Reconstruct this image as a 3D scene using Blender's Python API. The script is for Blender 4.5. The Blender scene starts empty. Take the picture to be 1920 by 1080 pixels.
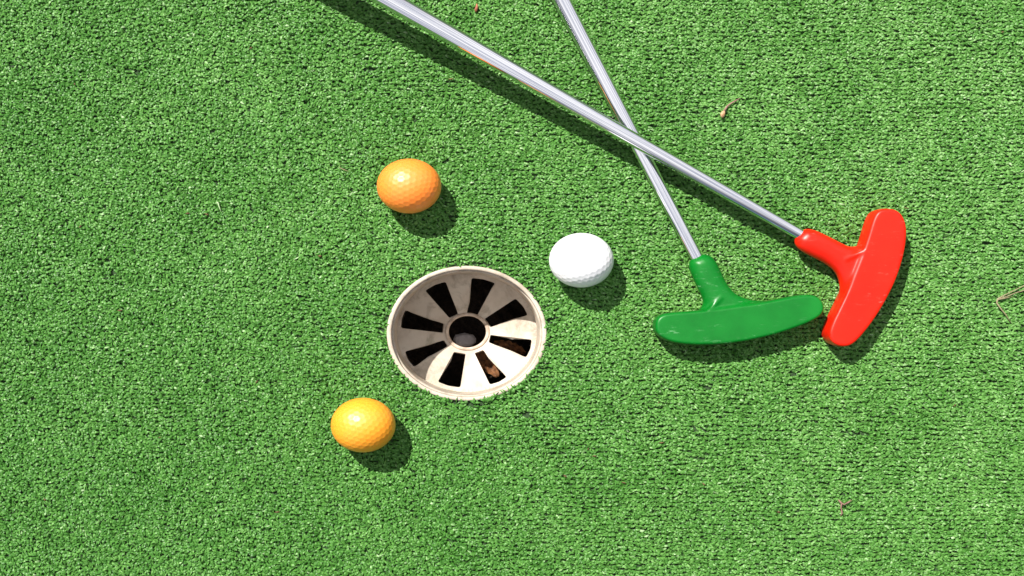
import bpy, math, random
import numpy as np
from mathutils import Vector, kdtree
from mathutils.geometry import delaunay_2d_cdt

random.seed(7)
rng = np.random.default_rng(11)
D2R = math.radians
S = 0.000418          # metres per photo pixel on the turf plane (a ball is 42.7 mm)
K = 1.185             # everything in the place is this much wider along X
HC = 2500.0           # camera height in the same pixel units
NX, NY = 888.0, 606.0 # the spot straight below the camera

scene = bpy.context.scene
col = scene.collection


def at(px, py, h=0.0):
    """Point at height h that stands over the turf at photo position (px, py), in (ux, uy, uz) units."""
    k = h / HC
    x = NX + (px - NX) * (1 - k)
    y = NY + (py - NY) * (1 - k)
    return np.array([(x - 960) / K, 540 - y, h])


def world(P):
    P = np.asarray(P, float)
    return P * np.array([K * S, S, S])


# ---------------------------------------------------------------- object helpers
def tag(o, label=None, cat=None, group=None, kind=None):
    if label: o['label'] = label
    if cat: o['category'] = cat
    if group: o['group'] = group
    if kind: o['kind'] = kind
    return o


def empty(name, U):
    o = bpy.data.objects.new(name, None)
    o.empty_display_size = 0.01
    o.location = Vector(world(U))
    col.objects.link(o)
    return o


def mesh_obj(name, verts, faces, mat, parent=None, origin=None, smooth=True):
    """verts are (ux,uy,uz) units; baked to metres relative to origin / the parent's place."""
    base = np.zeros(3)
    if parent is not None:
        base = np.array(parent.location)
    elif origin is not None:
        base = world(origin)
    V = world(verts) - base
    me = bpy.data.meshes.new(name)
    me.from_pydata([tuple(v) for v in V], [], [tuple(int(i) for i in f) for f in faces])
    me.update()
    if smooth:
        me.polygons.foreach_set('use_smooth', [True] * len(me.polygons))
    me.materials.append(mat)
    o = bpy.data.objects.new(name, me)
    col.objects.link(o)
    if parent is not None:
        o.parent = parent
    else:
        o.location = Vector(base)
    return o


# ---------------------------------------------------------------- materials
def new_mat(name):
    m = bpy.data.materials.new(name)
    m.use_nodes = True
    return m, m.node_tree.nodes, m.node_tree.links, m.node_tree.nodes['Principled BSDF']


def noise(N, L, scale, detail=4, rough=0.55, vec=None, dist=0.0):
    n = N.new('ShaderNodeTexNoise')
    n.inputs['Scale'].default_value = scale
    n.inputs['Detail'].default_value = detail
    n.inputs['Roughness'].default_value = rough
    n.inputs['Distortion'].default_value = dist
    if vec is not None: L.new(vec, n.inputs['Vector'])
    return n


def ramp(N, L, src, stops):
    r = N.new('ShaderNodeValToRGB')
    e = r.color_ramp.elements
    while len(e) < len(stops): e.new(0.5)
    for i, (p, c) in enumerate(stops):
        e[i].position = p
        e[i].color = (*c, 1) if len(c) == 3 else c
    L.new(src, r.inputs['Fac'])
    return r


def mix(N, L, fac, a, b, mode='MIX'):
    m = N.new('ShaderNodeMix'); m.data_type = 'RGBA'; m.blend_type = mode
    for k, v in (('Factor', fac), ('A', a), ('B', b)):
        i = {'Factor': 0, 'A': 6, 'B': 7}[k]
        if hasattr(v, 'is_linked'): L.new(v, m.inputs[i])
        else: m.inputs[i].default_value = v if k == 'Factor' else (*v, 1)
    return m.outputs[2]


def objco(N):
    return N.new('ShaderNodeTexCoord').outputs['Object']


def bump(N, L, h, bsdf, strength, dist):
    b = N.new('ShaderNodeBump'); b.inputs['Strength'].default_value = strength
    b.inputs['Distance'].default_value = dist
    L.new(h, b.inputs['Height']); L.new(b.outputs[0], bsdf.inputs['Normal'])


def geo_pos(N):
    return N.new('ShaderNodeNewGeometry').outputs['Position']


def mat_blade():
    m, N, L, B = new_mat('turf_fibre')
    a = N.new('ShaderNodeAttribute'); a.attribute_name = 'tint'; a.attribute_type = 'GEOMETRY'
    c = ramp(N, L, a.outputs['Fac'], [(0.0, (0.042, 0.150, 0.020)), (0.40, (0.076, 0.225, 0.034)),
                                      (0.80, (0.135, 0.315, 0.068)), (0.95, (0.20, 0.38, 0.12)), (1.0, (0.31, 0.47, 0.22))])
    p = geo_pos(N)
    big = noise(N, L, 11.0, 4, 0.6, p)
    f = ramp(N, L, big.outputs['Fac'], [(0.34, (0.80, 0.88, 0.80)), (0.66, (1.16, 1.10, 1.24))])
    c2 = mix(N, L, 1.0, c.outputs[0], f.outputs[0], 'MULTIPLY')
    mid = noise(N, L, 60.0, 3, 0.6, p)
    f2 = ramp(N, L, mid.outputs['Fac'], [(0.36, (0.88, 0.92, 0.86)), (0.66, (1.10, 1.06, 1.10))])
    c3 = mix(N, L, 1.0, c2, f2.outputs[0], 'MULTIPLY')
    L.new(c3, B.inputs['Base Color'])
    B.inputs['Roughness'].default_value = 0.42
    B.inputs['Specular IOR Level'].default_value = 0.28
    # thin plastic fibre: some light passes through
    tr = N.new('ShaderNodeBsdfTranslucent'); L.new(c3, tr.inputs['Color'])
    ms = N.new('ShaderNodeMixShader'); ms.inputs[0].default_value = 0.09
    L.new(B.outputs[0], ms.inputs[1]); L.new(tr.outputs[0], ms.inputs[2])
    L.new(ms.outputs[0], N['Material Output'].inputs['Surface'])
    return m


def mat_ground():
    m, N, L, B = new_mat('turf_backing')
    p = geo_pos(N)
    n = noise(N, L, 700.0, 3, 0.6, p)
    c = ramp(N, L, n.outputs['Fac'], [(0.35, (0.016, 0.034, 0.012)), (0.65, (0.035, 0.085, 0.022))])
    # beyond the modelled fibres the sheet carries the turf's own colour
    v = N.new('ShaderNodeVectorMath'); v.operation = 'LENGTH'; L.new(p, v.inputs[0])
    far = ramp(N, L, v.outputs['Value'], [(0.55, (0, 0, 0)), (0.75, (1, 1, 1))])
    n2 = noise(N, L, 300.0, 4, 0.7, p)
    c2 = ramp(N, L, n2.outputs['Fac'], [(0.35, (0.03, 0.12, 0.015)), (0.65, (0.13, 0.36, 0.07))])
    L.new(mix(N, L, far.outputs[0], c.outputs[0], c2.outputs[0]), B.inputs['Base Color'])
    B.inputs['Roughness'].default_value = 0.9
    bump(N, L, n.outputs['Fac'], B, 0.6, 0.002)
    return m


def mat_ball(name, base, sss, rad, wts=0.25, satin=False):
    m, N, L, B = new_mat(name)
    n = noise(N, L, 45.0, 4, 0.6, objco(N))
    f = ramp(N, L, n.outputs['Fac'], [(0.3, (0.93,) * 3), (0.6, (1.0,) * 3)])
    L.new(mix(N, L, 1.0, base, f.outputs[0], 'MULTIPLY'), B.inputs['Base Color'])
    B.inputs['Roughness'].default_value = 0.38 if satin else 0.42
    B.inputs['Specular IOR Level'].default_value = 0.35
    B.inputs['Coat Weight'].default_value = wts
    B.inputs['Coat Roughness'].default_value = 0.55 if satin else 0.16
    B.inputs['Subsurface Weight'].default_value = sss
    B.inputs['Subsurface Radius'].default_value = rad
    B.inputs['Subsurface Scale'].default_value = 0.004
    return m


def mat_rubber(name, base, pale, seed):
    m, N, L, B = new_mat(name)
    co = objco(N)
    n = noise(N, L, 30.0, 5, 0.65, co)
    f = ramp(N, L, n.outputs['Fac'], [(0.3, (0.82,) * 3), (0.7, (1.14,) * 3)])
    c = mix(N, L, 1.0, base, f.outputs[0], 'MULTIPLY')
    # scuffs: sparse pale scratches
    mp = N.new('ShaderNodeMapping'); L.new(co, mp.inputs['Vector'])
    mp.inputs['Location'].default_value = (seed, seed * .7, 0)
    mp.inputs['Rotation'].default_value = (0, 0, 0.5 + seed); mp.inputs['Scale'].default_value = (1.0, 5.0, 1.0)
    s = noise(N, L, 110.0, 6, 0.75, mp.outputs[0])
    sm = ramp(N, L, s.outputs['Fac'], [(0.575, (0, 0, 0)), (0.69, (1, 1, 1))])
    g = noise(N, L, 22.0, 3, 0.5, mp.outputs[0])
    gm = ramp(N, L, g.outputs['Fac'], [(0.45, (0, 0, 0)), (0.7, (0.6, 0.6, 0.6))])
    fac = mix(N, L, 1.0, sm.outputs[0], gm.outputs[0], 'MULTIPLY')
    L.new(mix(N, L, fac, c, pale), B.inputs['Base Color'])
    rr = ramp(N, L, n.outputs['Fac'], [(0.3, (0.30,) * 3), (0.7, (0.42,) * 3)])
    L.new(rr.outputs[0], B.inputs['Roughness'])
    B.inputs['Specular IOR Level'].default_value = 0.36
    B.inputs['Subsurface Weight'].default_value = 0.08
    B.inputs['Subsurface Radius'].default_value = (1.0, 0.5, 0.3)
    B.inputs['Subsurface Scale'].default_value = 0.002
    fine = noise(N, L, 900.0, 2, 0.5, co)
    bump(N, L, fine.outputs['Fac'], B, 0.08, 0.0004)
    return m


def mat_chrome():
    m, N, L, B = new_mat('chrome_steel')
    co = objco(N)
    n = noise(N, L, 60.0, 5, 0.6, co)
    r = ramp(N, L, n.outputs['Fac'], [(0.3, (0.03,) * 3), (0.7, (0.07,) * 3)])
    B.inputs['Base Color'].default_value = (0.80, 0.80, 0.83, 1)
    B.inputs['Metallic'].default_value = 1.0
    L.new(r.outputs[0], B.inputs['Roughness'])
    return m


def mat_cup():
    m, N, L, B = new_mat('cup_plastic')
    p = objco(N)
    n = noise(N, L, 42.0, 5, 0.6, p)
    c = ramp(N, L, n.outputs['Fac'], [(0.30, (0.38, 0.315, 0.245)), (0.46, (0.49, 0.425, 0.345)), (0.7, (0.56, 0.505, 0.425))])
    n2 = noise(N, L, 75.0, 6, 0.7, p, 0.6)
    st = ramp(N, L, n2.outputs['Fac'], [(0.50, (0, 0, 0)), (0.70, (0.85, 0.85, 0.85))])
    c2 = mix(N, L, st.outputs[0], c.outputs[0], (0.24, 0.20, 0.15))
    n3 = noise(N, L, 24.0, 3, 0.5, p)
    gs = ramp(N, L, n3.outputs['Fac'], [(0.60, (0, 0, 0)), (0.75, (0.3, 0.3, 0.3))])
    L.new(mix(N, L, gs.outputs[0], c2, (0.28, 0.30, 0.14)), B.inputs['Base Color'])
    B.inputs['Roughness'].default_value = 0.5
    B.inputs['Subsurface Weight'].default_value = 0.05
    B.inputs['Subsurface Scale'].default_value = 0.002
    bump(N, L, n2.outputs['Fac'], B, 0.15, 0.0006)
    return m


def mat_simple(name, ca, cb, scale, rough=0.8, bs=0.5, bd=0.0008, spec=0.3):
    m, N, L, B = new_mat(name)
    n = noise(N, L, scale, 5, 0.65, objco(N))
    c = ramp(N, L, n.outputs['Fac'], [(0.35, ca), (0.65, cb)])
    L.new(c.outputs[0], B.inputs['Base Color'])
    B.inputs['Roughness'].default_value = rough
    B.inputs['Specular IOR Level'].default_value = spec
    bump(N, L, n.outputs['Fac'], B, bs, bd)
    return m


M_blade = mat_blade()
M_ground = mat_ground()
M_chrome = mat_chrome()
M_cup = mat_cup()
M_hub = mat_simple('cup_hub_plastic', (0.36, 0.27, 0.20), (0.62, 0.52, 0.42), 160, 0.55, 0.3)
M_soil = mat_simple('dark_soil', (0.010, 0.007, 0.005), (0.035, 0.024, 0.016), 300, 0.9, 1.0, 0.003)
M_stone = mat_simple('grey_stone', (0.40, 0.37, 0.37), (0.62, 0.58, 0.58), 120, 0.6)
M_leaf = mat_simple('brown_leaf', (0.03, 0.014, 0.008), (0.26, 0.115, 0.045), 260, 0.7)
M_straw = mat_simple('dry_straw', (0.19, 0.16, 0.085), (0.31, 0.27, 0.16), 400, 0.7)
M_bud = mat_simple('dry_bud', (0.36, 0.20, 0.10), (0.66, 0.44, 0.26), 400, 0.6)
M_twig = mat_simple('pinkish_twig', (0.15, 0.08, 0.065), (0.32, 0.19, 0.155), 400, 0.7)
M_redbit = mat_simple('red_brown_leaf', (0.20, 0.05, 0.03), (0.45, 0.17, 0.10), 400, 0.7)
M_speck = mat_simple('dark_leaf_dust', (0.08, 0.035, 0.02), (0.20, 0.10, 0.06), 400, 0.8)
M_pale = mat_simple('pale_fibre', (0.28, 0.45, 0.20), (0.44, 0.58, 0.32), 400, 0.5)
M_grip = mat_simple('black_grip_rubber', (0.012, 0.012, 0.013), (0.03, 0.03, 0.032), 500, 0.7)
M_white = mat_ball('white_ball_shell', (0.88, 0.88, 0.92), 0.05, (1, 1, 1))
M_orange = mat_ball('orange_ball_shell', (1.0, 0.27, 0.03), 0.25, (1.0, 0.2, 0.06), 1.0, True)
M_amber = mat_ball('amber_ball_shell', (1.0, 0.36, 0.018), 0.25, (1.0, 0.2, 0.05), 1.0, True)
M_greenp = mat_rubber('green_putter_rubber', (0.000, 0.150, 0.012), (0.30, 0.55, 0.33), 0.37)
M_redp = mat_rubber('red_putter_rubber', (0.70, 0.012, 0.002), (0.9, 0.28, 0.22), 1.9)

# ---------------------------------------------------------------- ground sheet with the hole in it
CUP = at(875, 625)      # hole centre on the turf plane
TURF = -8.0             # backing under the fibre tips
nseg = 96
ring_r = [123.5, 160, 260, 600, 1600, 6000, 40000, 1200000]
gv, gf = [], []
for r in ring_r:
    for i in range(nseg):
        a = 2 * math.pi * i / nseg
        gv.append((CUP[0] + r * math.cos(a), CUP[1] + r * math.sin(a), TURF))
for j in range(len(ring_r) - 1):
    for i in range(nseg):
        gf.append((j * nseg + i, (j + 1) * nseg + i, (j + 1) * nseg + (i + 1) % nseg, j * nseg + (i + 1) % nseg))
g = mesh_obj('ground', np.array(gv), gf, M_ground, origin=(0, 0, 0), smooth=False)
tag(g, kind='structure')


# ---------------------------------------------------------------- turf fibres
def fbm(x, y, scale, seed):
    """cheap smooth 2-D noise, about -1..1"""
    r = np.random.default_rng(seed)
    out = np.zeros_like(x)
    for k in range(10):
        a = r.uniform(0, 2 * np.pi); f = r.uniform(0.6, 1.7) / scale; ph = r.uniform(0, 2 * np.pi)
        out += np.sin((x * np.cos(a) + y * np.sin(a)) * f * 2 * np.pi + ph)
    return out / 3.2


SLITS = [(1060, 800, 26, 2.6), (1312, 860, 24, 2.2), (1605, 812, 22, 2.2), (985, 778, 14, 2.5), (1330, 728, 16, 1.6),
         (1310, 803, 18, 1.8), (250, 130, 18, 2.0), (30, 124, 22, 2.0), (690, 130, 12, 2), (1490, 700, 14, 1.8), (110, 690, 14, 1.6)]
DARKS = [(742, 540, 12, 5), (752, 572, 6, 8), (1036, 604, 8, 9), (752, 720, 8, 4), (848, 500, 14, 4), (1022, 700, 16, 4), (745, 705, 7, 7),
         (985, 735, 10, 4), (857, 752, 12, 4), (1012, 570, 5, 6), (1120, 700, 8, 3), (775, 498, 8, 3)]


def blades():
    rows = 8.4
    step = 2.45
    xs = np.arange(-420, 2340, step)
    ys = np.arange(-340, 1420, rows / 2)
    X, Y = np.meshgrid(xs, ys)
    rowi = np.broadcast_to(np.arange(len(ys))[:, None], X.shape).ravel()
    X = X.ravel(); Y = Y.ravel()
    n = len(X)
    outside = (X < -60) | (X > 1980) | (Y < -50) | (Y > 1130)
    keep = ~outside | (rng.random(n) < 0.55)
    X, Y, rowi, outside = X[keep], Y[keep], rowi[keep], outside[keep]
    n = len(X)
    # order: rows read clearly on the right, matted on the left
    order = np.clip((X - 250) / 1300 + 0.30 * fbm(X, Y, 420, 5) + 0.20, 0.46, 0.84)
    secondary = rowi % 2 == 1
    jit = 0.75 + 2.0 * (1 - order)
    X = X + rng.normal(0, 2.4, n)
    Y = Y + rng.normal(0, 1, n) * jit + 1.6 * fbm(X, Y, 110, 3) + 0.6 * fbm(X, Y, 30, 8) - np.where(secondary, rows * 0.24, 0)
    # bare spots
    keep = np.ones(n, bool)
    for (sx, sy, a, b) in SLITS:
        w = ((X - sx) / a) ** 2 + ((Y - sy - 1.5 * np.sin((X - sx) / 9)) / (b + 1.6)) ** 2
        keep &= ~((w < 1) & (rng.random(n) < 0.85))
    for (sx, sy, a, b) in DARKS:
        w = ((X - sx) / a) ** 2 + ((Y - sy) / b) ** 2
        keep &= ~((w < 1) & (rng.random(n) < 0.7))
    cx, cy = 875.0, 625.0
    rr = np.hypot((X - cx) / K, Y - cy)
    keep &= rr > 126.2 + rng.normal(0, 0.8, n)
    thin = fbm(X, Y, 26, 21)
    edge = fbm(X, Y, 34, 77)
    keep &= ~((rr < 139) & (edge > 0.35) & (rng.random(n) < 0.75) & (rr > 127 + 3 * rng.random(n)))
    keep &= ~((thin > 1.1) & (rng.random(n) < 0.45))
    X, Y, order, secondary, outside = X[keep], Y[keep], order[keep], secondary[keep], outside[keep]
    rr = rr[keep]
    n = len(X)
    # lean
    patch = fbm(X, Y, 40, 55)
    sgn = np.where(rng.random(n) < 0.5 + 0.3 * np.sign(fbm(X, Y, 40, 9)) * 0.6, 0.0, np.pi)
    sig = 0.26 + 0.80 * (1 - order)
    ang = sgn + rng.normal(0, 1, n) * sig + 0.25 * fbm(X, Y, 120, 14)
    ln = rng.uniform(6.5, 11.5, n) * np.where(outside, 1.35, 1.0)
    wd = rng.uniform(1.2, 2.0, n) * np.where(outside, 1.5, 1.0)
    top = np.where(secondary, -2.7, -0.5) + rng.normal(0, 0.6, n) + 0.8 * fbm(X, Y, 200, 17)
    # fibres cut round the hole lean a little over the rim
    near = (rr < 134)
    toc = np.arctan2((cy - Y), (cx - X) / K)
    ang = np.where(near & (rng.random(n) < 0.35 + 0.4 * (patch > 0)), toc + rng.normal(0, 0.6, n), ang)
    low = np.cos(np.arctan2(Y - cy, (X - cx) / K) - 1.15)      # frayed most along the lower right of the hole
    top = np.where(near, top + 0.1 + 2.4 * np.clip(low, -1.4, 1) + 1.5 * fbm(X, Y, 22, 91) + rng.normal(0, 0.5, n), top)
    ln = np.where(near, ln * (0.9 + 0.35 * np.clip(low, 0, 1)), ln)
    dx, dy = np.cos(ang), np.sin(ang)          # photo axes, y down
    px, py = -dy, dx
    tw = rng.normal(0, 0.36, n)
    ct, stw = np.cos(tw), np.sin(tw)
    curl = rng.normal(0, 0.22, n)
    fr = [0.0, 0.30, 0.70, 1.0]
    zz = [TURF, None, None, None]
    V = np.empty((n, 8, 3))
    for j, f in enumerate(fr):
        if j == 0: z = np.full(n, TURF); wj = 0.75
        elif j == 1: z = top - 1.6; wj = 1.0
        elif j == 2: z = top + rng.normal(0, 0.5, n); wj = 1.0
        else: z = top - rng.uniform(0.8, 4.2, n); wj = 0.55
        cxj = X + dx * ln * (f - 0.35) + px * curl * ln * f * f
        cyj = Y + dy * ln * (f - 0.35) + py * curl * ln * f * f
        for s_, q in ((-1, 0), (1, 1)):
            V[:, 2 * j + q, 0] = cxj + s_ * px * wd * wj * ct
            V[:, 2 * j + q, 1] = cyj + s_ * py * wd * wj * ct
            V[:, 2 * j + q, 2] = z + s_ * wd * wj * stw * (0.3 if j == 0 else 1.0)
    W = np.empty_like(V)
    W[..., 0] = (V[..., 0] - 960) * S
    W[..., 1] = (540 - V[..., 1]) * S
    W[..., 2] = V[..., 2] * S
    base = (np.arange(n) * 8)[:, None, None]
    quad = np.array([[0, 1, 3, 2], [2, 3, 5, 4], [4, 5, 7, 6]])[None]
    F = (base + quad).reshape(-1, 4)
    me = bpy.data.meshes.new('artificial_grass')
    me.vertices.add(n * 8)
    me.vertices.foreach_set('co', W.reshape(-1).astype(np.float32))
    me.loops.add(F.size)
    me.loops.foreach_set('vertex_index', F.reshape(-1).astype(np.int32))
    me.polygons.add(len(F))
    me.polygons.foreach_set('loop_start', (np.arange(len(F)) * 4).astype(np.int32))
    me.polygons.foreach_set('use_smooth', np.ones(len(F), bool))
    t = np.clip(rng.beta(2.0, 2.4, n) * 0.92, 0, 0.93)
    t = np.clip(t + 0.17 * np.clip((X - 800) / 1200 - (Y - 540) / 1500, -0.9, 1.1), 0, 0.93)      # paler towards the upper right, deeper towards the lower left
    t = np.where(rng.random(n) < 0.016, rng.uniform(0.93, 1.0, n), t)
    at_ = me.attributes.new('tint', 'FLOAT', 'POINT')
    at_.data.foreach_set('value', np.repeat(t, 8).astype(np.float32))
    me.update(calc_edges=True)
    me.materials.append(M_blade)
    o = bpy.data.objects.new('artificial_grass', me)
    col.objects.link(o)
    tag(o, 'short green artificial turf fibres in faint rows covering the whole putting green', 'artificial grass', kind='stuff')
    print('blades', n)


blades()


# ---------------------------------------------------------------- lathe helper (about a vertical axis)
def lathe(profile, c, seg=128, closed=False):
    v, f = [], []
    m = len(profile)
    for (r, z) in profile:
        for i in range(seg):
            a = 2 * math.pi * i / seg
            v.append((c[0] + r * math.cos(a), c[1] + r * math.sin(a), z))
    rng_ = m if closed else m - 1
    for j in range(rng_):
        k = (j + 1) % m
        for i in range(seg):
            i2 = (i + 1) % seg
            f.append((j * seg + i, j * seg + i2, k * seg + i2, k * seg + i))
    return np.array(v), f


# ---------------------------------------------------------------- the cup
cup = empty('golf_hole_cup', (CUP[0], CUP[1], -300))
tag(cup, 'cream plastic golf hole cup sunk in turf, eight dark slots around a centre opening', 'golf cup')
v, f = lathe([(126.5, -8), (126.8, -2.5), (126.2, -0.8), (124.8, 0.0), (121.0, -0.2), (119.8, -1.0), (119.4, -3.0), (119.2, -12), (122.5, -14), (125.5, -14)], CUP, closed=True)
mesh_obj('rim', v, f, M_cup, cup)
v, f = lathe([(119.0, -12.5), (116.6, -15.0), (116.4, -40), (116.2, -80), (116.0, -122), (115.2, -300), (118.4, -300), (119.4, -120), (120.4, -14)], CUP, closed=True)
mesh_obj('wall', v, f, M_cup, cup)


def plate_z(r):
    t = max(0.0, min(1.0, (115 - r) / 80))
    return -121 - 31 * (t ** 0.9)


def c1(x, y):       # crop of the hole -> local units about the cup, at the plate's depth
    px, py = 680 + x / 3.375, 460 + y / 3.375
    rx, ry = (px - 875) / K, -(py - 624.5)
    r0 = math.hypot(rx, ry)
    m_ = 1 + (-plate_z(r0 * 1.05)) / HC
    # the camera's foot lies beside the cup: undo that shift too
    sx = (875 - NX) / K * (m_ - 1); sy = -(624.5 - NY) * (m_ - 1)
    return rx * m_ + sx, ry * m_ + sy


SL = [[(395, 285), (525, 228), (605, 435), (550, 460)], [(690, 205), (838, 238), (725, 442), (660, 430)],
      [(968, 335), (1045, 440), (808, 517), (770, 465)], [(1070, 595), (1035, 708), (797, 612), (808, 565)],
      [(912, 832), (805, 880), (708, 680), (762, 660)], [(618, 898), (475, 862), (578, 672), (652, 685)],
      [(325, 768), (267, 670), (515, 598), (540, 635)], [(243, 522), (270, 408), (515, 495), (508, 552)]]


def round_poly(P, rad, n=4):
    out = []
    m = len(P)
    for i in range(m):
        a, b, c = Vector(P[i - 1]), Vector(P[i]), Vector(P[(i + 1) % m])
        r = rad[i]
        d1 = (a - b).normalized() * r; d2 = (c - b).normalized() * r
        for k in range(n + 1):
            t = k / n
            p = (b + d1) * (1 - t) ** 2 + b * 2 * t * (1 - t) + (b + d2) * t ** 2
            out.append((p.x, p.y))
    return out


slots = []
for q in SL:
    p = [c1(*w) for w in q]
    # the outer side bulges slightly outwards with the plate
    mo = ((p[0][0] + p[1][0]) / 2, (p[0][1] + p[1][1]) / 2)
    r = math.hypot(*mo); mo = (mo[0] * (r + 2.5) / r, mo[1] * (r + 2.5) / r)
    slots.append(round_poly([p[0], mo, p[1], p[2], p[3]], [4, 3, 4, 2, 2]))


def inpoly(x, y, P):
    c = False; j = len(P) - 1
    for i in range(len(P)):
        if (P[i][1] > y) != (P[j][1] > y) and x < (P[j][0] - P[i][0]) * (y - P[i][1]) / (P[j][1] - P[i][1]) + P[i][0]:
            c = not c
        j = i
    return c


HR = 32.5
HOFF = (0.5, 2.0)
pts, edges = [], []


def loop(P):
    b = len(pts)
    pts.extend(P)
    edges.extend((b + i, b + (i + 1) % len(P)) for i in range(len(P)))


loop([(116.3 * math.cos(2 * math.pi * i / 128), 116.3 * math.sin(2 * math.pi * i / 128)) for i in range(128)])
hubc = [(HOFF[0] + HR * math.cos(2 * math.pi * i / 64), HOFF[1] + HR * math.sin(2 * math.pi * i / 64)) for i in range(64)]
loop(hubc)
for sp in slots: loop(sp)
for r in range(40, 116, 5):
    k = int(r * 0.9)
    for i in range(k):
        a = 2 * math.pi * (i + 0.37 * r) / k
        x, y = r * math.cos(a), r * math.sin(a)
        if not any(inpoly(x, y, sp) for sp in slots): pts.append((x, y))
res = delaunay_2d_cdt([Vector(p) for p in pts], edges, [], 0, 1e-4)
pv, pf = res[0], res[2]
keepf = []
for t in pf:
    cx_ = sum(pv[i].x for i in t) / 3; cy_ = sum(pv[i].y for i in t) / 3
    if math.hypot(cx_ - HOFF[0], cy_ - HOFF[1]) < HR - 0.05: continue
    if any(inpoly(cx_, cy_, sp) for sp in slots): continue
    keepf.append(tuple(t))
V = [(CUP[0] + p.x, CUP[1] + p.y, plate_z(math.hypot(p.x, p.y))) for p in pv]
plate = mesh_obj('slotted_plate', np.array(V), keepf, M_cup, cup, smooth=False)
so = plate.modifiers.new('thickness', 'SOLIDIFY'); so.thickness = 6 * S; so.offset = -1
bv = plate.modifiers.new('edge', 'BEVEL'); bv.width = 0.8 * S; bv.segments = 2; bv.limit_method = 'ANGLE'; bv.angle_limit = D2R(50)
hc = (CUP[0] + HOFF[0], CUP[1] + HOFF[1])
zt = plate_z(34)
v, f = lathe([(31.4, zt - 26), (31.2, zt + 1.5), (32.4, zt + 3.2), (36.0, zt + 3.2), (37.6, zt + 1.6), (38.0, zt - 3), (37, zt - 26)], hc, 96, closed=True)
mesh_obj('hub_collar', v, f, M_hub, cup)


def lump_mesh(c, rx, ry, rz, sub, amp, seed, cut=None):
    import bmesh
    bm = bmesh.new(); bmesh.ops.create_icosphere(bm, subdivisions=sub, radius=1)
    r = random.Random(seed)
    W = [(Vector((r.gauss(0, 1), r.gauss(0, 1), r.gauss(0, 1))).normalized(), r.uniform(1.5, 4), r.uniform(0, 6)) for _ in range(9)]
    V = []
    for v in bm.verts:
        d = 1 + amp * sum(math.sin(w.dot(v.co) * f_ + ph) for w, f_, ph in W) / 3
        V.append((c[0] + v.co.x * rx * d, c[1] + v.co.y * ry * d, c[2] + v.co.z * rz * d))
    F = [[q.index for q in fc.verts] for fc in bm.faces]
    bm.free()
    return np.array(V), F


# soil under the plate, a stone under the centre opening, a leaf under one slot
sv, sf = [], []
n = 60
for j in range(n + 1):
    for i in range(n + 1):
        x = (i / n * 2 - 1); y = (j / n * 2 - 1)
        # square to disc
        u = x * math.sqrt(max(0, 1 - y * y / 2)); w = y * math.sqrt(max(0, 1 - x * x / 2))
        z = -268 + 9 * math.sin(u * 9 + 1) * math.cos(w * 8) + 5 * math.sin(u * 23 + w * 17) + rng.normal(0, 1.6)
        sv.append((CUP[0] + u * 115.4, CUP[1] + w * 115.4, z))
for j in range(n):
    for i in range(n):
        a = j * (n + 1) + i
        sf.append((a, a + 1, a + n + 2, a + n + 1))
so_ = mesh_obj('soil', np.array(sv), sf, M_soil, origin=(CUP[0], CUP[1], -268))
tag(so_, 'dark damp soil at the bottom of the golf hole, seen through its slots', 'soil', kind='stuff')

# ---------------------------------------------------------------- golf balls
import bmesh
bm = bmesh.new(); bmesh.ops.create_icosphere(bm, subdivisions=6, radius=1.0)
BV = np.array([v.co[:] for v in bm.verts]); BF = [[q.index for q in fc.verts] for fc in bm.faces]
bm.free()


def geodesic(freq):
    bm = bmesh.new(); bmesh.ops.create_icosphere(bm, subdivisions=1, radius=1)
    vs = [v.co.copy() for v in bm.verts]; fs = [[q.index for q in fc.verts] for fc in bm.faces]
    bm.free()
    pts_ = {}
    for a, b, c in fs:
        for i in range(freq + 1):
            for j in range(freq + 1 - i):
                p = (vs[a] * (freq - i - j) + vs[b] * i + vs[c] * j).normalized()
                pts_[(round(p.x, 4), round(p.y, 4), round(p.z, 4))] = p
    return list(pts_.values())


DIM = geodesic(6)
kd = kdtree.KDTree(len(DIM))
for i, p in enumerate(DIM): kd.insert(p, i)
kd.balance()
dr = np.empty(len(BV))
RD = 0.098
for i, p in enumerate(BV):
    d = kd.find(Vector(p))[2] / RD
    dr[i] = 0.0 if d > 1 else 0.0100 * (1 - d * d) ** 0.8
BALL = BV * (1 - dr)[:, None]


def golf_ball(px, py, mat, label, rot):
    R = 50.3
    h = R - 4.5
    c = at(px, py, h)
    from mathutils import Euler
    Rm = np.array(Euler(rot).to_matrix())
    V = (BALL @ Rm.T) * R + c
    o = mesh_obj('golf_ball', V, BF, mat, origin=(c[0], c[1], c[2]))
    tag(o, label, 'golf ball', 'golf balls lying around the hole')
    return o


golf_ball(767, 349, M_orange, 'deeper orange dimpled golf ball lying above the hole, nearer the thick putter shaft', (0.3, 0.4, 0.1))
golf_ball(1090, 488, M_white, 'white dimpled golf ball on the turf between the hole and the putters', (0.1, 0.2, 0.9))
golf_ball(681, 797, M_amber, 'yellower orange golf ball at the lower left of the hole', (0.7, 0.1, 0.5))


# ---------------------------------------------------------------- putters
def sd_poly(px, py, P):
    P = np.array(P, float)
    d = np.full(px.shape, 1e18); s = np.ones(px.shape)
    n = len(P)
    for i in range(n):
        a = P[i]; b = P[i - 1]
        ex, ey = b - a
        wx, wy = px - a[0], py - a[1]
        t = np.clip((wx * ex + wy * ey) / (ex * ex + ey * ey), 0, 1)
        bx, by = wx - ex * t, wy - ey * t
        d = np.minimum(d, bx * bx + by * by)
        c1_ = py >= a[1]; c2_ = py < b[1]; c3_ = ex * wy > ey * wx
        flip = (c1_ & c2_ & c3_) | (~c1_ & ~c2_ & ~c3_)
        s = np.where(flip, -s, s)
    return s * np.sqrt(d)


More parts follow.
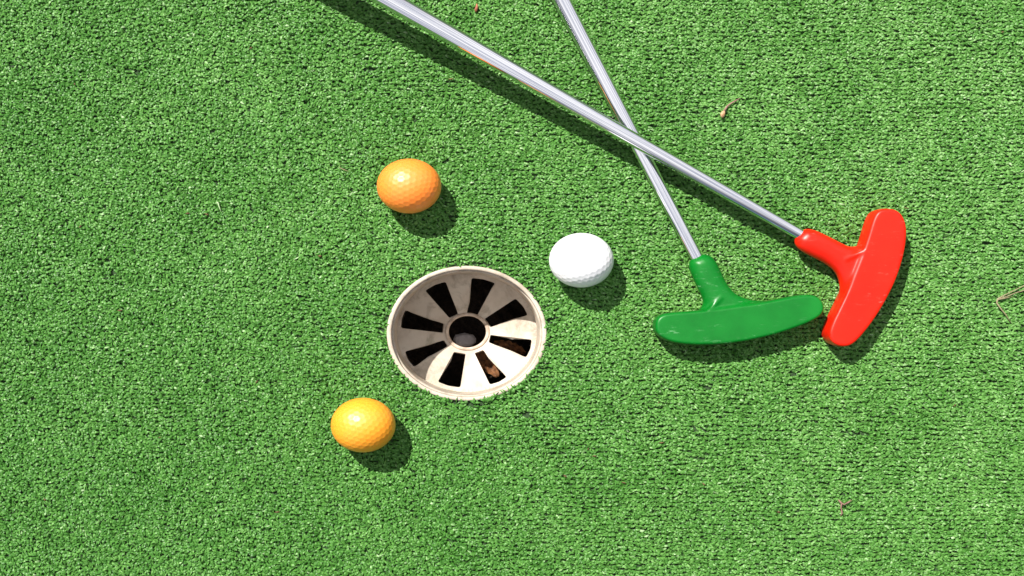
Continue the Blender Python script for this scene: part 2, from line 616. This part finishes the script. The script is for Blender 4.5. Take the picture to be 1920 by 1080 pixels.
def smooth_closed(P, it=2):
    P = [np.array(p, float) for p in P]
    for _ in range(it):
        Q = []
        for i in range(len(P)):
            a, b = P[i], P[(i + 1) % len(P)]
            Q += [a * .75 + b * .25, a * .25 + b * .75]
        P = Q
    return P


HEAD_ANG = D2R(7.6)


def c2(x, y):       # crop of the green head -> template axes (u along head, v towards the shaft)
    px, py = 1200 + x / 3.176, 360 + y / 3.176
    dx, dy = (px - 1385) / K, -(py - 600)
    c, s = math.cos(-HEAD_ANG), math.sin(-HEAD_ANG)
    k = 0.998
    return ((dx * c - dy * s) * k, (dx * s + dy * c) * k)


face = [(88, 800), (95, 755), (125, 725), (180, 712), (300, 704), (420, 693), (560, 674), (700, 655), (820, 632), (920, 612), (1000, 604),
        (1052, 622), (1082, 660), (1084, 705), (1055, 745), (960, 790), (820, 838), (660, 878), (500, 902), (340, 908), (210, 896), (135, 868), (98, 835)]
neck = [(325, 388), (380, 366), (430, 378), (462, 415), (488, 470), (520, 540), (562, 595), (620, 628), (700, 645), (760, 655), (740, 740), (560, 780), (400, 740),
        (362, 705), (382, 665), (384, 640), (362, 590), (328, 520), (302, 458), (300, 415)]
FACE = smooth_closed([c2(*p) for p in face])
NECK = smooth_closed([c2(*p) for p in neck])
TH = 26.0


def smin(a, b, k):
    h = np.clip(0.5 + 0.5 * (b - a) / k, 0, 1)
    return b + (a - b) * h - k * h * (1 - h)


def surface_nets(F, lo, step):
    nx, ny, nz = F.shape
    inside = F < 0
    cc = np.zeros((nx - 1, ny - 1, nz - 1), int)
    acc = np.zeros(cc.shape + (3,)); cnt = np.zeros(cc.shape)
    corners = [(i, j, k) for i in (0, 1) for j in (0, 1) for k in (0, 1)]
    sl = lambda c: F[c[0]:nx - 1 + c[0], c[1]:ny - 1 + c[1], c[2]:nz - 1 + c[2]]
    for a in corners:
        for ax in range(3):
            if a[ax]: continue
            b = list(a); b[ax] = 1; b = tuple(b)
            fa, fb = sl(a), sl(b)
            m = (fa < 0) != (fb < 0)
            t = np.where(m, fa / np.where(m, fa - fb, 1), 0)
            for q in range(3):
                acc[..., q] += np.where(m, a[q] + (t if q == ax else 0), 0)
            cnt += m
    act = cnt > 0
    idx = -np.ones(act.shape, int); idx[act] = np.arange(act.sum())
    I = np.argwhere(act)
    V = lo + (I + acc[act] / cnt[act][:, None]) * step
    faces = []
    for ax in range(3):
        o1, o2 = [(1, 2), (2, 0), (0, 1)][ax]
        A = inside
        s0 = [slice(None)] * 3; s1 = [slice(None)] * 3
        s0[ax] = slice(0, -1); s1[ax] = slice(1, None)
        a, b = A[tuple(s0)], A[tuple(s1)]
        for sign, msk in ((1, a & ~b), (-1, ~a & b)):
            E = np.argwhere(msk)
            E = E[(E[:, o1] > 0) & (E[:, o2] > 0)]
            q = []
            for d1, d2 in ((0, 0), (-1, 0), (-1, -1), (0, -1)):
                C = E.copy(); C[:, o1] += d1; C[:, o2] += d2
                q.append(idx[C[:, 0], C[:, 1], C[:, 2]])
            Q = np.stack(q, 1)
            if sign < 0: Q = Q[:, ::-1]
            faces.append(Q)
    return V, np.concatenate(faces)


def build_head():
    lo = np.array([-155.0, -75.0, -32.0]); step = 1.6
    nx, ny, nz = int(320 / step), int(225 / step), int(64 / step) + 1
    gx = lo[0] + np.arange(nx) * step; gy = lo[1] + np.arange(ny) * step; gz = lo[2] + np.arange(nz) * step
    X, Y = np.meshgrid(gx, gy, indexing='ij')
    df = sd_poly(X, Y, FACE); dn = sd_poly(X, Y, NECK)
    Z = gz[None, None, :]
    rr = 5.0
    # the head: an extruded outline, walls with a little draft, rounded edges
    a = (df + 0.0)[..., None] + rr + 0.05 * np.abs(Z)
    b = np.abs(Z) - (TH - rr)
    head = np.minimum(np.maximum(a, b), 0) + np.sqrt(np.maximum(a, 0) ** 2 + np.maximum(b, 0) ** 2) - rr
    R = 20.0
    dn3 = np.maximum(dn[..., None] + R, 0)
    nk = np.sqrt(dn3 ** 2 + Z ** 2) - R
    Fd = smin(head, nk, 7.0)
    # small moulded ridge on both sides where the neck meets the head
    p0 = np.array(c2(476, 628)); p1 = np.array(c2(412, 698))
    e = p1 - p0
    t = np.clip(((X - p0[0]) * e[0] + (Y - p0[1]) * e[1]) / e.dot(e), 0, 1)
    dd = np.hypot(X - p0[0] - e[0] * t, Y - p0[1] - e[1] * t)
    rd = np.sqrt(dd[..., None] ** 2 + (np.abs(Z) - 17.5 - 3.5 * t[..., None]) ** 2) - 2.2
    Fd = smin(Fd, rd, 6.0)
    return surface_nets(Fd, lo, step)


HV, HF = build_head()
# shaft line in template axes: from the neck's domed end up the shaft
NE = np.array(c2(352, 398))          # where the steel leaves the neck
print('head verts', len(HV))


def putter(name_label, cat, mat, ref, ang, mirror, h0, slope, aim, mat_label):
    """ref: photo position of the template origin; ang: direction of u; aim: photo point the shaft passes at height h"""
    o3 = at(ref[0], ref[1], h0 + 6)
    root = empty('putter', (o3[0], o3[1], 0))
    tag(root, name_label, cat, 'crossed mini golf putters')
    ca, sa = math.cos(ang), math.sin(ang)
    m = -1.0 if mirror else 1.0

    def place(V):
        V = np.asarray(V, float)
        u, v, z = V[..., 0], V[..., 1] * m, V[..., 2]
        x = ca * u - sa * v; y = sa * u + ca * v
        return np.stack([x, y, z], -1)
    # shaft axis, horizontal direction taken from the two photo points
    ne = place(np.array([NE[0], NE[1], 0.0]))
    start = np.array([o3[0] + ne[0], o3[1] + ne[1]])
    tgt = at(aim[0], aim[1], aim[2])[:2]
    d = tgt - start; L_ = np.hypot(*d); d /= L_

    def tilt(P, zc):
        # rigid tilt about the head so the neck side rises along d
        P = np.array(P, float)
        t = P[..., 0] * d[0] + P[..., 1] * d[1]
        q = P[..., 0] * (-d[1]) + P[..., 1] * d[0]
        th = math.atan(slope)
        t2 = t * math.cos(th) - P[..., 2] * math.sin(th)
        z2 = t * math.sin(th) + P[..., 2] * math.cos(th)
        out = np.stack([o3[0] + t2 * d[0] - q * d[1], o3[1] + t2 * d[1] + q * d[0], zc + z2], -1)
        return out
    V = tilt(place(HV), h0)
    F = HF if not mirror else HF[:, ::-1]
    hd = mesh_obj('head', V, F, mat, root)
    hd['label'] = mat_label
    # shaft: local frame at the neck end
    s0 = tilt(np.array([ne[0], ne[1], 0.0]), h0)
    dir3 = np.array([d[0], d[1], slope]); dir3 /= np.linalg.norm(dir3)
    side = np.cross(dir3, [0, 0, 1.0]); side /= np.linalg.norm(side)
    up = np.cross(side, dir3)

    def tube(t_r, seg=48, caps=True):
        v_, f_ = [], []
        for t, r in t_r:
            c = s0 + dir3 * t
            for i in range(seg):
                a = 2 * math.pi * i / seg
                v_.append(c + side * (r * math.cos(a)) + up * (r * math.sin(a)))
        for j in range(len(t_r) - 1):
            for i in range(seg):
                i2 = (i + 1) % seg
                f_.append((j * seg + i, (j + 1) * seg + i, (j + 1) * seg + i2, j * seg + i2))
        if caps:
            f_.append(tuple(range(seg)))
            f_.append(tuple(len(v_) - 1 - i for i in range(seg)))
        return np.array(v_), f_
    prof = [(-30, 9.8)] + [(t, 10.1 + 0.0070 * t + 0.0045 * max(0, t - 450)) for t in np.linspace(0, 1000, 41)] + [(1500, 20.0)]
    v_, f_ = tube(prof)
    mesh_obj('shaft', v_, f_, M_chrome, root)
    v_, f_ = tube([(-3, 10.6), (-3, 12.0), (0.6, 12.2), (2.0, 11.6), (2.3, 9.9)], 48, False)
    mesh_obj('socket_lip', v_, f_, M_lip[mat.name], root)
    v_, f_ = tube([(1496, 20.4), (1497, 22), (1510, 25), (1900, 29), (2090, 32), (2098, 29)])
    mesh_obj('grip', v_, f_, M_grip, root)


M_lip = {'green_putter_rubber': mat_simple('green_lip_highlight', (0.25, 0.45, 0.22), (0.42, 0.60, 0.38), 300, 0.5),  # highlight ring round the shaft socket, painted in as a paler colour
         'red_putter_rubber': mat_simple('red_lip_highlight', (0.70, 0.30, 0.24), (0.85, 0.50, 0.42), 300, 0.5)}

putter('chrome mini golf putter with a green rubber head, its shaft passing under the other', 'putter', M_greenp,
       (1384, 601.5), HEAD_ANG, False, 26, 0.002, (1053, 0, 27), 'green rubber T-shaped head')
putter('chrome mini golf putter with a red rubber head, its shaft lying over the other', 'putter', M_redp,
       (1626, 522), D2R(253.3), True, 27, 0.057, (731, 0, 79), 'red rubber T-shaped head')


# ---------------------------------------------------------------- litter on the turf
def strand(path, rads, seg=8):
    """path: list of (px,py,h) photo positions"""
    P = [at(*p) for p in path]
    v_, f_ = [], []
    for j, p in enumerate(P):
        a = P[max(0, j - 1)]; b = P[min(len(P) - 1, j + 1)]
        d = (b - a) / np.linalg.norm(b - a)
        side = np.cross(d, [0, 0, 1.0]); side /= np.linalg.norm(side); up = np.cross(side, d)
        for i in range(seg):
            t = 2 * math.pi * i / seg
            v_.append(p + (side * math.cos(t) + up * math.sin(t)) * rads[j])
    off = 0
    for j in range(len(P) - 1):
        for i in range(seg):
            i2 = (i + 1) % seg
            f_.append((j * seg + i, (j + 1) * seg + i, (j + 1) * seg + i2, j * seg + i2))
    f_.append(tuple(range(seg))); f_.append(tuple((len(P) - 1) * seg + seg - 1 - i for i in range(seg)))
    return np.array(v_), f_


def join(parts):
    V_, F_, o = [], [], 0
    for v_, f_ in parts:
        V_.append(v_); F_ += [tuple(i + o for i in q) for q in f_]; o += len(v_)
    return np.concatenate(V_), F_


def litter(name, geo, mat, org, label, cat):
    v_, f_ = geo
    o = mesh_obj(name, v_, f_, mat, origin=at(org[0], org[1], 0))
    tag(o, label, cat)
    return o


b = empty('dry_bud', at(1356, 213, 0)); tag(b, 'pale tan dried bud on a short curved stem, right of the crossed shafts', 'dried bud')
v, f = strand([(1355, 221, 1), (1354.5, 218, 3), (1355, 214, 4), (1356.5, 210, 4), (1358, 208, 3)], [1.2, 3.0, 4.0, 3.0, 1.4], 12)
mesh_obj('bud', v, f, M_bud, b)
v, f = strand([(1358, 208, 3), (1363, 200, 3), (1370, 194, 3), (1379, 189, 3), (1388, 184, 2)], [1.9, 1.7, 1.5, 1.3, 0.8])
mesh_obj('stem', v, f, M_twig, b)

litter('dry_pine_needle', join([
    strand([(1868, 566, 1), (1871, 560, 2), (1884, 553, 3), (1901, 545, 3.5), (1925, 533, 3), (1960, 517, 2)], [.8, 1.2, 1.0, .9, .9, 0.5]),
    strand([(1871, 561, 2), (1888, 556, 3.6), (1903, 549.5, 4), (1925, 543, 4), (1950, 540, 3)], [1.0, .9, .8, .8, 0.5]),
    strand([(1871, 562, 2), (1885, 559, 3), (1900, 556, 3)], [1.0, 0.9, 0.4]),
    strand([(1870, 562, 2), (1869, 568, 2.5), (1876, 578, 3), (1886, 590, 3), (1896, 606, 2)], [1.2, 1.3, 1.1, .9, 0.5])]),
    M_straw, (1868, 566), 'forked pale brown dry needle lying at the right edge of the green', 'pine needle')
litter('dry_twig', join([
    strand([(1572, 937, 1), (1577, 943, 3), (1583, 946, 3), (1590, 942, 4), (1598, 937, 3)], [1.2, 1.7, 1.2, 1.4, 0.6]),
    strand([(1578, 943, 2), (1577, 952, 2.5), (1579, 962, 2), (1576, 968, 1)], [1.6, 1.0, 1.3, 0.5])]),
    M_twig, (1578, 945), 'tiny pinkish brown twig on the turf, low at the right', 'twig')
litter('leaf_fragment', strand([(892, 23, 1), (892.5, 18, 3), (894, 13, 3), (894, 7, 2)], [1.2, 2.6, 2.2, 0.8]),
       M_redbit, (893, 16), 'small reddish brown scrap of leaf at the top edge, left of the thin shaft', 'leaf scrap')
litter('straw', strand([(636, 314, 2), (645, 318, 3), (655, 322, 2)], [0.6, 0.8, 0.4]),
       M_straw, (645, 318), 'thin yellow straw left of the upper orange ball', 'straw')
litter('loose_fibre', strand([(405, 380, 2), (408, 379, 3), (411, 388, 3), (415, 398, 2)], [0.9, 1.0, 1.0, 0.5]),
       M_pale, (410, 388), 'short pale green loose fibre on the left half of the turf', 'fibre')
# specks of dead leaf trodden into the pile
specks = []
r_ = random.Random(5)
SP = [(150, 425), (225, 582), (600, 480), (481, 716), (140, 158), (1103, 842), (1060, 893), (1170, 905), (1235, 755), (1880, 60), (1240, 830), (352, 400), (388, 402),
      (846, 148), (900, 190), (1340, 545), (1115, 855), (1320, 908), (84, 937), (1700, 390), (1790, 760), (470, 90), (300, 820), (1460, 960), (520, 960)]
for k, (x, y) in enumerate(SP):
    a = r_.uniform(0, 3.14); L0 = r_.uniform(2.5, 5.5)
    specks.append(strand([(x - L0 * math.cos(a), y - L0 * .6 * math.sin(a), 0), (x, y, 1.5), (x + L0 * math.cos(a), y + L0 * .6 * math.sin(a), 0)], [0.5, r_.uniform(0.9, 1.7), 0.4], 6))
v, f = join(specks)
sp = mesh_obj('leaf_dust', v, f, M_speck, origin=(0, 0, 0))
tag(sp, 'scattered brown specks of dead leaf caught in the turf', 'leaf specks', kind='stuff')

# stone and leaf in the cup
v, f = lump_mesh((CUP[0] - 5, CUP[1] - 17, -232), 23, 13, 14, 2, 0.16, 6)
st = mesh_obj('stone', v, f, M_stone, origin=(CUP[0] - 4, CUP[1] - 17, -258), smooth=False)
tag(st, 'grey stone lying in the bottom of the hole, seen through the centre opening', 'stone')


def leaf(px, py, z, L0, W0, rot, seed):
    r = random.Random(seed)
    c = at(px, py, 0); v_, f_ = [], []
    nn, mm = 18, 8
    for i in range(nn + 1):
        t = i / nn
        w = W0 * math.sin(math.pi * min(1, t * 0.95 + 0.03)) ** 0.7 * (1 + 0.18 * math.sin(t * 31 + seed))
        for j in range(mm + 1):
            s = j / mm * 2 - 1
            x = (t - .5) * L0; y = s * w
            zz = 6 * abs(s) ** 1.5 + 4 * math.sin(t * 7 + s * 3) + r.uniform(-.8, .8)
            v_.append((c[0] + x * math.cos(rot) - y * math.sin(rot), c[1] + x * math.sin(rot) + y * math.cos(rot), z + zz))
    for i in range(nn):
        for j in range(mm):
            a = i * (mm + 1) + j
            f_.append((a, a + mm + 1, a + mm + 2, a + 1))
    o = mesh_obj('dead_leaf', np.array(v_), f_, M_leaf, origin=(c[0], c[1], z), smooth=True)
    s_ = o.modifiers.new('thickness', 'SOLIDIFY'); s_.thickness = 0.6 * S
    return o


tag(leaf(915, 682, -196, 74, 15, D2R(-60), 3), 'curled brown dead leaf seen through the lower right slot of the cup', 'dead leaf')
tag(leaf(962, 655, -210, 60, 11, D2R(-22), 8), 'dim dead leaf seen through the slot on the right of the cup', 'dead leaf')

# ---------------------------------------------------------------- light, sky, camera
sun_dir = Vector((25.6, -35.0, -51.0)).normalized()     # the way light travels
sun = bpy.data.lights.new('sun', 'SUN'); sun.energy = 5.0; sun.angle = D2R(0.6); sun.color = (1.0, 0.955, 0.89)
so2 = bpy.data.objects.new('sun', sun); col.objects.link(so2)
so2.rotation_euler = sun_dir.to_track_quat('-Z', 'Y').to_euler()
to_sun = -sun_dir
w = bpy.data.worlds.new('World'); scene.world = w; w.use_nodes = True
N = w.node_tree.nodes; L = w.node_tree.links
sky = N.new('ShaderNodeTexSky'); sky.sky_type = 'NISHITA'; sky.sun_disc = False
sky.sun_elevation = math.asin(to_sun.z)
sky.sun_rotation = math.atan2(to_sun.x, to_sun.y)
sky.dust_density = 1.3; sky.air_density = 1.0; sky.ozone_density = 1.0
# patchy thin cloud over the blue, bright only in the added band
tc = N.new('ShaderNodeTexCoord')
cn = noise(N, L, 2.3, 5, 0.55, tc.outputs['Generated'], 0.4)
cm = ramp(N, L, cn.outputs['Fac'], [(0.30, (0, 0, 0)), (0.46, (1, 1, 1))])
# added bright sky band, square to the shafts, so their chrome mirrors white
def dotv(v):
    d = N.new('ShaderNodeVectorMath'); d.operation = 'DOT_PRODUCT'
    L.new(tc.outputs['Generated'], d.inputs[0]); d.inputs[1].default_value = v
    return d.outputs['Value']
ab = N.new('ShaderNodeMath'); ab.operation = 'ABSOLUTE'; L.new(dotv((-0.70, 0.714, 0.0)), ab.inputs[0])
mirror_band = ramp(N, L, ab.outputs[0], [(0.26, (1.0, 1.0, 1.0)), (0.46, (0.12, 0.125, 0.14))])
low = ramp(N, L, dotv((0, 0, 1)), [(0.04, (0.10, 0.10, 0.11)), (0.30, (1.0, 1.0, 1.0))])
fine = noise(N, L, 7.5, 4, 0.6, tc.outputs['Generated'], 0.3)
band_streaks = ramp(N, L, fine.outputs['Fac'], [(0.40, (0.34, 0.36, 0.46)), (0.50, (0.85, 0.86, 0.90)), (0.60, (1.15, 1.14, 1.13))])
glow = mix(N, L, 1.0, mix(N, L, 1.0, mirror_band.outputs[0], low.outputs[0], 'MULTIPLY'), band_streaks.outputs[0], 'MULTIPLY')
sc_ = N.new('ShaderNodeVectorMath'); sc_.operation = 'SCALE'; sc_.inputs['Scale'].default_value = 10.5
L.new(glow, sc_.inputs[0])
L.new(mix(N, L, cm.outputs[0], sky.outputs[0], sc_.outputs[0]), N['Background'].inputs['Color'])
N['Background'].inputs['Strength'].default_value = 0.07

cam = bpy.data.cameras.new('camera'); co = bpy.data.objects.new('camera', cam); col.objects.link(co)
co.location = ((NX - 960) * S, (540 - NY) * S, HC * S)
co.rotation_euler = (0, 0, 0)
cam.sensor_width = 36; cam.lens = 36 * HC / 1920
cam.shift_x = (960 - NX) / 1920; cam.shift_y = -(540 - NY) / 1920
cam.clip_start = 0.01; cam.clip_end = 2000
scene.camera = co
scene.cycles.caustics_reflective = False
scene.cycles.caustics_refractive = False
scene.view_settings.view_transform = 'Standard'
scene.view_settings.look = 'None'
scene.view_settings.exposure = 0.72
scene.view_settings.gamma = 1.0
